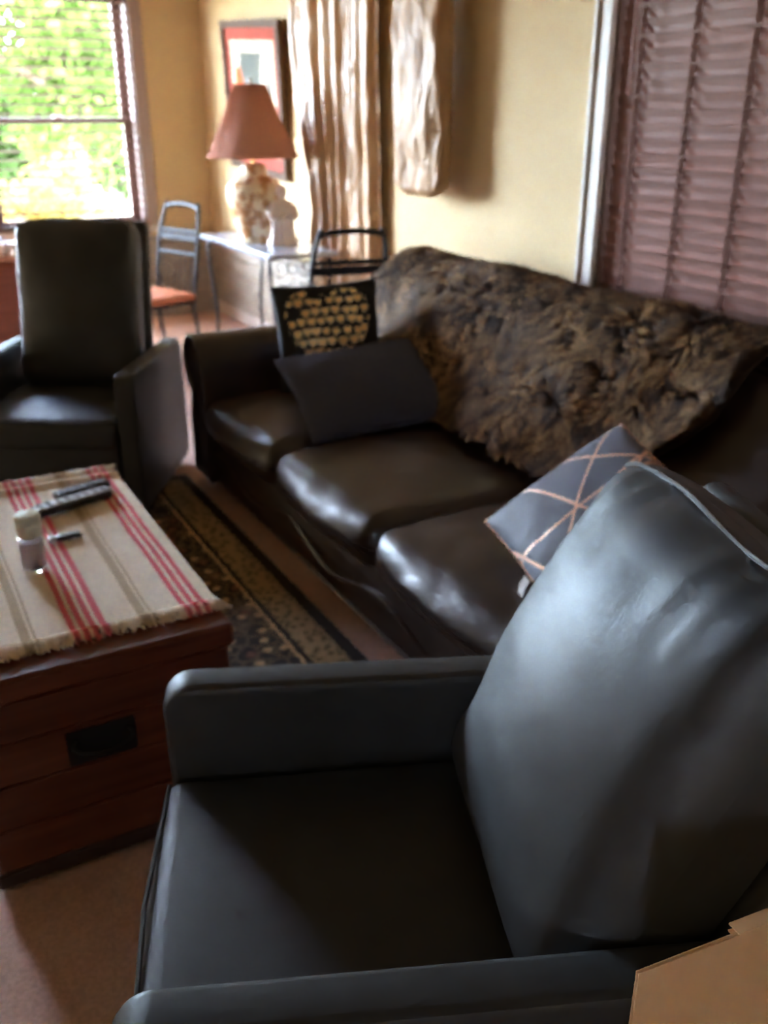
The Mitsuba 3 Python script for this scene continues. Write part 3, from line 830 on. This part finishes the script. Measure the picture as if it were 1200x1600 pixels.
put('shade_ring', moved(cat(*[tube([(0, 0, .86), (.095 * math.cos(a), .095 * math.sin(a), .858)], .002, 5) for a in (0.3, 2.4, 4.5)]), LM), gold_m, lamp)
put('bulb', moved(lathe([(0, .56), (.014, .56), (.014, .60), (.03, .64), (.03, .67), (.018, .69), (0, .695)], 20), LM), mat('bulb_glass', (225, 222, 215), .3), lamp)
put('finial', moved(lathe([(0, .862), (.008, .862), (.008, .872), (.014, .880), (.012, .892), (0, .898)], 16), LM), mat('finial', (220, 214, 204), .2), lamp)

fig = thing('figurine', 'pale grey robed figurine standing on the table beside the lamp', 'figurine')
FM = tr(2.20, 5.30, AZ) @ np.diag([1.25, 1.25, 1.15, 1])
fig_m = mat('figurine_stone', (212, 200, 194), .35, .5)
robe = lathe([(0, 0), (.062, 0), (.064, .018), (.058, .03), (.052, .06), (.050, .10), (.056, .14), (.054, .18), (.046, .205), (.02, .222), (.016, .232), (0, .233)], 48, lambda a, r, z: r * (1 + .09 * np.cos(a * 7 + z * 16) * np.clip(1 - z / .2, 0, 1) + .10 * np.cos(2 * a)))
put('body', moved(robe, FM), fig_m, fig, smooth=60)
hdm = trimesh.creation.icosphere(3, .028)
hdm.vertices *= (.92, .95, 1.2)
put('head', moved(hdm, tr(0, -.004, .258), FM), fig_m, fig, smooth=True)
for s in (-1, 1):
    put('arm', moved(tube(spline([(s * .046, 0, .195), (s * .064, -.015, .155), (s * .05, -.04, .135), (s * .008, -.056, .15)], 14), np.linspace(.017, .010, 14), 8), FM), fig_m, fig, smooth=True)

# picture on the right wall, hanging a little crooked
pic = thing('framed_picture', 'framed picture with red and cream mat hanging crooked above the lamp', 'picture')
PW, PH, PD = 1.00, .92, .035
PM = np.eye(4)
PM[:3, 0], PM[:3, 1], PM[:3, 2], PM[:3, 3] = (0, -1, 0), (0, 0, 1), (-1, 0, 0), (XR - .030, 6.30, 1.58)
PM = PM @ rot(-3.5, 'z') @ rot(3, 'x')


def ring(w, h, b, d0, d1):
    g = sg.box(-w / 2, -h / 2, w / 2, h / 2).difference(sg.box(-w / 2 + b, -h / 2 + b, w / 2 - b, h / 2 - b))
    m = trimesh.creation.extrude_polygon(g, d1 - d0, engine='earcut')
    return moved(m, tr(0, 0, d0))


put('frame', moved(ring(PW, PH, .045, 0, PD), PM), mat('picture_frame', (84, 64, 48), .75, .12), pic, smooth=False)
put('red_mat', moved(ring(PW - .085, PH - .085, .075, .006, .018), PM), mat('red_mat', (156, 80, 68), .95, .05), pic, smooth=False, label='brick red outer mat')
put('cream_mat', moved(ring(PW - .225, PH - .225, .075, .006, .014), PM), mat('cream_mat', (216, 196, 168), .95, .05), pic, smooth=False, label='cream inner mat')


def art(p, n, uv):
    # flat print: an orange shape at left and a pale one at right on slate
    s, z = (6.35 - p.y), p.z - 1.60
    c = mix(lin(112, 112, 102), lin(92, 96, 92), noise(p.y * 14, p.z * 14))
    o = dr.square((s + .22 + .06 * (z - .12)) / (.085 - .18 * (z - .05))) + dr.square((z - .10) / .13)
    c = mix(c, lin(216, 96, 56), 1 - smoothstep(.85, 1.05, o))
    wv = dr.square((s + .22) / .06) + dr.square((z - .24) / .07)
    c = mix(c, lin(206, 196, 180), 1 - smoothstep(.7, 1.0, wv))
    wv = dr.square((s - .24 - .2 * (z - .1)) / .075) + dr.square((z - .10) / .20)
    return mix(c, lin(206, 200, 184), (1 - smoothstep(.6, 1.1, wv)) * .85)


put('print', moved(box(-(PW - .37) / 2, (PW - .37) / 2, -(PH - .37) / 2, (PH - .37) / 2, .004, .010), PM), mat('art_print', art, .95, .05), pic, smooth=False, label='slate print with an orange and a pale shape')

# ---------------------------------------------------------------- curtains in clear plastic, hanging by the right wall
def satin_bump(p, n, uv):
    return fbm(p.y * 22, p.z * 7, p.x * 22, 3) + .5 * noise(p.y * 70, p.z * 26, 2.0)


satin_m = mat('satin', lambda p, n, uv: mix(lin(160, 124, 86), lin(188, 152, 110), fbm(p.y * 8, p.z * 3, 1.0)), .42, .35, bump=satin_bump, height=.006, eps=2e-3, clearcoat=.3, clearcoat_gloss=.9)
satin_bag_m = mat('satin_in_bag', lambda p, n, uv: mix(lin(146, 108, 70), lin(176, 138, 96), fbm(p.y * 9, p.z * 5, 1.0)), .5, .2, bump=satin_bump, height=.009, eps=2e-3, clearcoat=.16, clearcoat_gloss=.95)
rod = thing('curtain_rod', 'curtain rod above the hanging satin panels', 'curtain rod')
put('pole', tube([(XR - .10, 3.70, 2.36), (XR - .10, 5.85, 2.36)], .012, 12), iron_m, rod)
for y in (3.75, 5.80):
    put('bracket', tube([(XR - .10, y, 2.36), (XR, y, 2.36)], .008, 8), iron_m, rod)


def drape(yA, yB, ztop, zbot, xm, folds, depth, seed, yshift, nU=220, nV=90):
    u, w = np.meshgrid(np.linspace(0, 1, nU), np.linspace(0, 1, nV), indexing='xy')
    z = ztop + (zbot - ztop) * w
    y = yA + (yB - yA) * u + yshift(u, w)
    ph = folds * 2 * np.pi * u + 1.6 * np.sin(3 * u + seed) + .7 * np.sin(w * 4 + u * 5 + seed)
    amp = depth * (.55 + .45 * np.sin(u * 9 + seed) ** 2) * (.75 + .35 * w)
    x = xm + amp * (np.sin(ph) + .25 * np.sin(2.3 * ph + 1)) + .018 * (meshkit.fbm(np.stack([u * 22, w * 14, u * 0 + seed], -1), 3, seed) - .5)
    P = np.stack([x, y, z], -1)
    N = grid_normals(P)
    return thick(P, N, .003)


cur = thing('satin_curtain', 'long champagne satin curtain in clear plastic hanging behind the table', 'curtain')
put('cloth', drape(5.62, 4.55, 2.34, .42, XR - .075, 6.5, .026, 2, lambda u, w: -.22 * np.clip((w - .42) / .3, 0, 1) * (1 - u) ** 1.5 + .03 * np.sin(w * 9) * (1 - u)), satin_m, cur, smooth=True)
for y in np.linspace(4.6, 5.58, 7):
    put('ring', moved(trimesh.creation.torus(.018, .003, 20, 8), rot(90, 'x'), tr(XR - .10, y, 2.348)), gold_m, cur, smooth=True)
bag = thing('garment_bag', 'shorter folded champagne satin curtain in a round cornered plastic bag', 'garment bag')
g = rbox((.075, .44, 1.12), .036, 26, (.02, .004, .006), 5)
v = g.vertices
rc = np.clip((np.abs(v[:, 1]) - .10) / .12, 0, 1) * np.clip((-v[:, 2] - .44) / .12, 0, 1)
v[:, 2] += .055 * rc ** 2
v[:, 0] += (meshkit.fbm(v * np.array([0, 16, 7]), 3, 41) - .5) * .030 * (v[:, 0] < 0) + .003 * np.sin(v[:, 1] * 52 + 2 * np.sin(v[:, 2] * 5)) * (v[:, 0] < 0)
for cy, cz, r in ((.02, .02, .075), (-.06, -.34, .06), (.04, .36, .06)):   # embroidered roses standing proud
    q = np.hypot(v[:, 1] - cy, v[:, 2] - cz)
    v[:, 0] -= .010 * np.exp(-(q / r) ** 4) * (.6 + .4 * np.cos(q * 160)) * (v[:, 0] < 0)
g.vertices = v
BX, BY, BZ = XR - .125, 4.015, 1.70
put('folded_cloth', moved(g, tr(BX, BY, BZ)), satin_bag_m, bag, smooth=True)
put('hanger_hook', tube(spline([(BX, BY, BZ + .55), (BX, BY, BZ + .64), (BX + .012, BY, BZ + .672), (XR - .10, BY, BZ + .676), (XR - .085, BY, BZ + .655)], 20), .0025, 6), silver_m, bag)


# ---------------------------------------------------------------- dining chairs
def dining_chair(loc, deg, label, group=None):
    t = thing('dining_chair', label, 'chair')
    B = rot(deg, 'z') @ np.eye(4)
    B[:3, 3] = (*loc, 0)

    def p(name, m, mm, parent=t, smooth=30, **k):
        return put(name, moved(m, B), mm, parent, smooth, **k)

    s = rbox((.40, .40, .045), .02, 8, (0, 0, .012))
    p('seat', moved(s, tr(0, .0, .455)), seat_m, smooth=True, label='orange tan padded seat')
    p('seat_frame', cat(tube([(-.19, -.19, .425), (.19, -.19, .425), (.19, .19, .425), (-.19, .19, .425), (-.19, -.19, .425)], .011, 8)), iron_m)
    for x in (-1, 1):
        p('back_post', tube(spline([(x * .185, -.19, .42), (x * .190, -.215, .60), (x * .19, -.245, .78), (x * .165, -.285, .945), (x * .145, -.295, .965)], 24), .0125, 8), iron_m)
        p('leg', tube(spline([(x * .18, -.18, .43), (x * .19, -.20, .22), (x * .20, -.235, 0)], 12), .011, 8), iron_m)
        p('leg', tube(spline([(x * .18, .17, .43), (x * .19, .185, .22), (x * .195, .195, 0)], 12), .011, 8), iron_m)
    p('top_rail', tube(spline([(-.165, -.287, .952), (-.07, -.30, .978), (.07, -.30, .978), (.165, -.287, .952)], 16), .014, 8), iron_m)
    for z, yy in ((.83, -.258), (.80, -.252), (.70, -.232)):
        p('back_rail', bev(-.185, .185, yy - .008, yy + .008, z - (.03 if z == .80 else .012), z + .012), iron_m, smooth=False)
    for x in np.linspace(-.14, .14, 6):
        p('spindle', tube([(x, -.19, .43), (x, -.213, .58), (x, -.232, .70)], .005, 6), iron_m)
    return t


dining_chair((1.51, 5.78), 110, 'black iron dining chair with orange seat between the armchair and the table')
dining_chair((2.13, 4.42), -12, 'black iron dining chair seen behind the far end of the sofa')

# ---------------------------------------------------------------- cabinet with a white dish at the left edge
cab = thing('side_cabinet', 'reddish brown wooden cabinet at the left edge behind the armchair', 'cabinet')
cab_m = mat('cabinet_wood', wood((96, 48, 32), (128, 70, 48), 1.2), .45)
cabt_m = mat('cabinet_top', wood((150, 100, 76), (176, 126, 100), 1.0), .35)
CX0, CX1, CY0, CY1 = .30, .84, 6.28, 6.72
put('carcass', bev(CX0, CX1, CY0, CY1, .05, .655, .006), cab_m, cab, smooth=False)
put('top', bev(CX0 - .02, CX1 + .02, CY0 - .02, CY1 + .02, .655, .69, .008), cabt_m, cab, smooth=False, label='paler wooden top')
for a, b in ((CX0 + .02, (CX0 + CX1) / 2 - .004), ((CX0 + CX1) / 2 + .004, CX1 - .02)):
    dd = put('door', bev(a, b, CY0 - .016, CY0, .09, .63, .005), cab_m, cab, smooth=False)
    put('knob', moved(lathe([(0, 0), (.006, 0), (.006, .01), (.012, .016), (.008, .024), (0, .026)], 14), rot(90, 'x'), tr(b - .03 if a < .4 else a + .03, CY0 - .016, .4)), gold_m, dd)
for x in (CX0 + .03, CX1 - .03):
    for y in (CY0 + .03, CY1 - .03):
        put('foot', box(x - .02, x + .02, y - .02, y + .02, 0, .05), cab_m, cab, smooth=False)
dish = thing('dish', 'white china dish on the cabinet at the left edge', 'dish')
put('bowl', moved(lathe([(0, .004), (.045, 0), (.05, .008), (.075, .035), (.095, .065), (.091, .067), (.07, .038), (.045, .014), (0, .012)], 40), tr(.775, 6.40, .69)), mat('white_china', (222, 222, 224), .2, .6), dish)
kn = thing('metal_pot', 'small dark metal pot on the cabinet behind the white dish', 'pot')
KM = tr(.70, 6.56, .69)
put('body', moved(lathe([(0, 0), (.06, 0), (.068, .02), (.062, .06), (.045, .085), (0, .095)], 32), KM), mat('dark_metal', (70, 72, 78), .25, metallic=.8), kn)
put('knob', moved(lathe([(0, .094), (.008, .094), (.012, .104), (0, .112)], 14), KM), blk_m, kn)
put('spout', moved(tube(spline([(.055, 0, .04), (.085, 0, .06), (.10, 0, .085)], 10), np.linspace(.014, .008, 10), 8), KM), mat('dark_metal', (70, 72, 78), .25, metallic=.8), kn)

# ---------------------------------------------------------------- cardboard box beside the near armchair
cb = thing('cardboard_box', 'open brown cardboard box with upright flaps in the near right corner', 'box')
KA = -6.0
KM = rot(KA, 'z')
KM[:3, 3] = (.355, .310, 0)      # far left corner of the box
bw, bd, bh, th = .46, .36, .65, .005


def kp(name, m, mm, parent=cb, **k):
    return put(name, moved(m, KM), mm, parent, smooth=False, **k)


kp('bottom', box(0, bw, -bd, 0, 0, th), card_m)
kp('side', box(0, bw, -th, 0, th, bh), card_m)
kp('side', box(0, bw, -bd, -bd + th, th, bh), card_m)
kp('side', box(0, th, -bd + th, -th, th, bh), card_m)
kp('side', box(bw - th, bw, -bd + th, -th, th, bh), card_m)


def flap(w, h, M, name='flap'):
    """liner, corrugated core and liner: the core shows as a wavy dark edge"""
    f = put(name, moved(cat(box(0, w, -.0046, -.0036, 0, h), box(0, w, -.001, 0, 0, h)), M), card_m, cb, smooth=False)
    xs = np.linspace(0.001, w - .001, int(w / .0009))
    zig = -.0023 + .0013 * np.sin(xs * 2 * np.pi / .006)
    P = np.stack([np.stack([xs, zig, xs * 0 + .001], -1), np.stack([xs, zig, xs * 0 + h - .0015], -1)], 0)
    put('corrugation', moved(thick(P, np.broadcast_to(np.array([0, 1.0, 0]), P.shape), .0004), M), card_m, f, smooth=False)
    return f


LEAN = KM @ tr(0, 0, bh)
LEAN[:3, 2] = np.array([.13, .115, .15]) / .2294      # the far flap leans back over the chair arm, a little askew
flap(bw, .2294, LEAN)
flap(bw, .17, KM @ tr(0, -bd, bh) @ rot(118, 'x'))
flap(bd - .01, .17, KM @ tr(bw, -.005, bh) @ rot(-90, 'z') @ rot(-70, 'x'))
fold = put('folded_flap', moved(cat(*[box(.112, bw, -.0045, .010, .2294 - .019 + k * .0062, .2294 - .019 + k * .0062 + .0013) for k in range(4)]), LEAN), card_m, cb, smooth=False)
flutes = []
for k in range(3):                                    # wavy cores, open between the liners
    fx = np.linspace(.1135, bw - .002, 700)
    fz = .2294 - .019 + k * .0062 + .00375 + .0022 * np.sin(fx * 2 * np.pi / .0075)
    FP = np.stack([np.stack([fx, fx * 0 - .004, fz], -1), np.stack([fx, fx * 0 + .0095, fz], -1)], 0)
    flutes.append(thick(FP, np.broadcast_to(np.array([0, 0, 1.0]), FP.shape), .0004))
put('corrugation', moved(cat(*flutes), LEAN), card_m, fold, smooth=False)

# ---------------------------------------------------------------- outside: lawn, trees and shrubs seen through the blind
yard_m = mat('yard', lambda p, n, uv: mix(lin(84, 86, 60), lin(112, 108, 84), fbm(p.x * 3, p.y * 3, 0.0)), .9)
put('yard', box(-25, 25, YF + TH, 45, -.45, -.30), yard_m, smooth=False, label='pale yard outside the window', kind='structure')
for key, c, t_ in (('leaf_green', (74, 98, 40), 0), ('leaf_yellow', (112, 96, 46), 0), ('leaf_deep', (58, 80, 38), 0)):
    scene['mat_' + key] = {'type': 'principledthin', 'base_color': rgb(lin(*c)), 'roughness': .5, 'diff_trans': 1.0, 'spec_trans': 0.0}
bark_m = mat('bark', lambda p, n, uv: mix(lin(70, 56, 44), lin(110, 92, 74), fbm(p.x * 12, p.y * 12, p.z * 4)), .9, bump=lambda p, n, uv: fbm(p.x * 20, p.y * 20, p.z * 5), height=.02)


def tree(name, label, category, x, y, h, rad, n, leaf, size, seed, low=.25):
    r = np.random.default_rng(seed)
    t = thing(name, label, category)
    g0 = -.32
    put('trunk', tube(spline([(x, y, g0), (x + .08, y, g0 + h * .3), (x - .05, y + .05, g0 + h * .6), (x, y, g0 + h * .85)], 14), np.linspace(.05 * h / 2, .012 * h, 14), 9), bark_m, t, smooth=True)
    for k in range(6):
        a = k * 2.4 + seed
        zb = g0 + h * (.3 + .08 * k)
        put('branch', tube(spline([(x, y, zb), (x + rad * .4 * math.cos(a), y + rad * .4 * math.sin(a), zb + h * .08), (x + rad * .8 * math.cos(a), y + rad * .8 * math.sin(a), zb + h * .13)], 8), np.linspace(.014 * h, .004 * h, 8), 6), bark_m, t, smooth=True)
    cl = r.normal(0, 1, (42, 3))
    cl /= np.linalg.norm(cl, axis=1, keepdims=True)
    cl *= (r.random((42, 1)) ** .5)
    cen = np.array([x, y, g0 + h * (low + 1) / 2]) + cl * np.array([rad, rad, h * (1 - low) / 2])
    pick = r.integers(0, 42, n)
    o = cen[pick] + r.normal(0, .16, (n, 3)) * np.array([rad, rad, h * .35])
    o[:, 2] = np.maximum(o[:, 2], g0 + .1)
    d = r.normal(0, 1, (n, 3))
    d[:, 2] -= .6
    d /= np.linalg.norm(d, axis=1, keepdims=True)
    s = np.cross(d, r.normal(0, 1, (n, 3)))
    s /= np.linalg.norm(s, axis=1, keepdims=True)
    L_ = (size * (.7 + .6 * r.random(n)))[:, None]
    V = np.stack([o, o + d * L_ * .5 + s * L_ * .3, o + d * L_, o + d * L_ * .5 - s * L_ * .3], 1).reshape(-1, 3)
    b_ = np.arange(n)[:, None] * 4
    put('foliage', trimesh.Trimesh(V, np.concatenate([b_ + [[0, 1, 2]], b_ + [[0, 2, 3]]], 0), process=False), 'mat_' + leaf, t, smooth=False, kind='stuff')


hr = np.random.default_rng(12)
hedge = thing('hedge', 'long green hedge closing the view low in the bright window', 'hedge')
nh = 16000
ho = np.stack([hr.uniform(-1.5, 8.5, nh), 22.6 + hr.normal(0, .35, nh), hr.uniform(-.28, 2.6, nh)], 1)
ho[:, 2] += .35 * np.sin(ho[:, 0] * 1.7)
ho[:, 2] = np.maximum(ho[:, 2], -.28)
hd_ = hr.normal(0, 1, (nh, 3))
hd_ /= np.linalg.norm(hd_, axis=1, keepdims=True)
hs_ = np.cross(hd_, hr.normal(0, 1, (nh, 3)))
hs_ /= np.linalg.norm(hs_, axis=1, keepdims=True)
hl_ = (.24 * (.7 + .6 * hr.random(nh)))[:, None]
hv = np.stack([ho, ho + hd_ * hl_ * .5 + hs_ * hl_ * .3, ho + hd_ * hl_, ho + hd_ * hl_ * .5 - hs_ * hl_ * .3], 1).reshape(-1, 3)
hb_ = np.arange(nh)[:, None] * 4
put('foliage', trimesh.Trimesh(hv, np.concatenate([hb_ + [[0, 1, 2]], hb_ + [[0, 2, 3]]], 0), process=False), 'mat_leaf_deep', hedge, smooth=False, kind='stuff')
for k in range(9):
    put('stem', tube([(-1.1 + k * 1.15, 22.6, -.32), (-1.1 + k * 1.15, 22.62, .9), (-1.05 + k * 1.15, 22.6, 2.0)], (.05, .04, .02), 7), bark_m, hedge, smooth=True)
tree('tree', 'leafy green tree filling the middle of the bright window', 'tree', 2.6, 13.2, 5.2, 1.7, 9000, 'leaf_green', .17, 1)
tree('tree', 'darker green tree behind at the right side of the window', 'tree', 5.4, 19.0, 6.6, 1.9, 9000, 'leaf_deep', .20, 2)
tree('tree', 'pale green tree towards the left edge of the window', 'tree', 0.9, 18.5, 5.6, 1.9, 8000, 'leaf_green', .18, 5, .3)
tree('shrub', 'yellow orange shrub low in the window above the armchair', 'shrub', 1.75, 10.3, 1.35, .7, 3500, 'leaf_yellow', .11, 3, .1)
tree('shrub', 'low green shrub outside at the lower right of the window', 'shrub', 3.4, 10.4, 1.45, .7, 3500, 'leaf_green', .11, 4, .1)
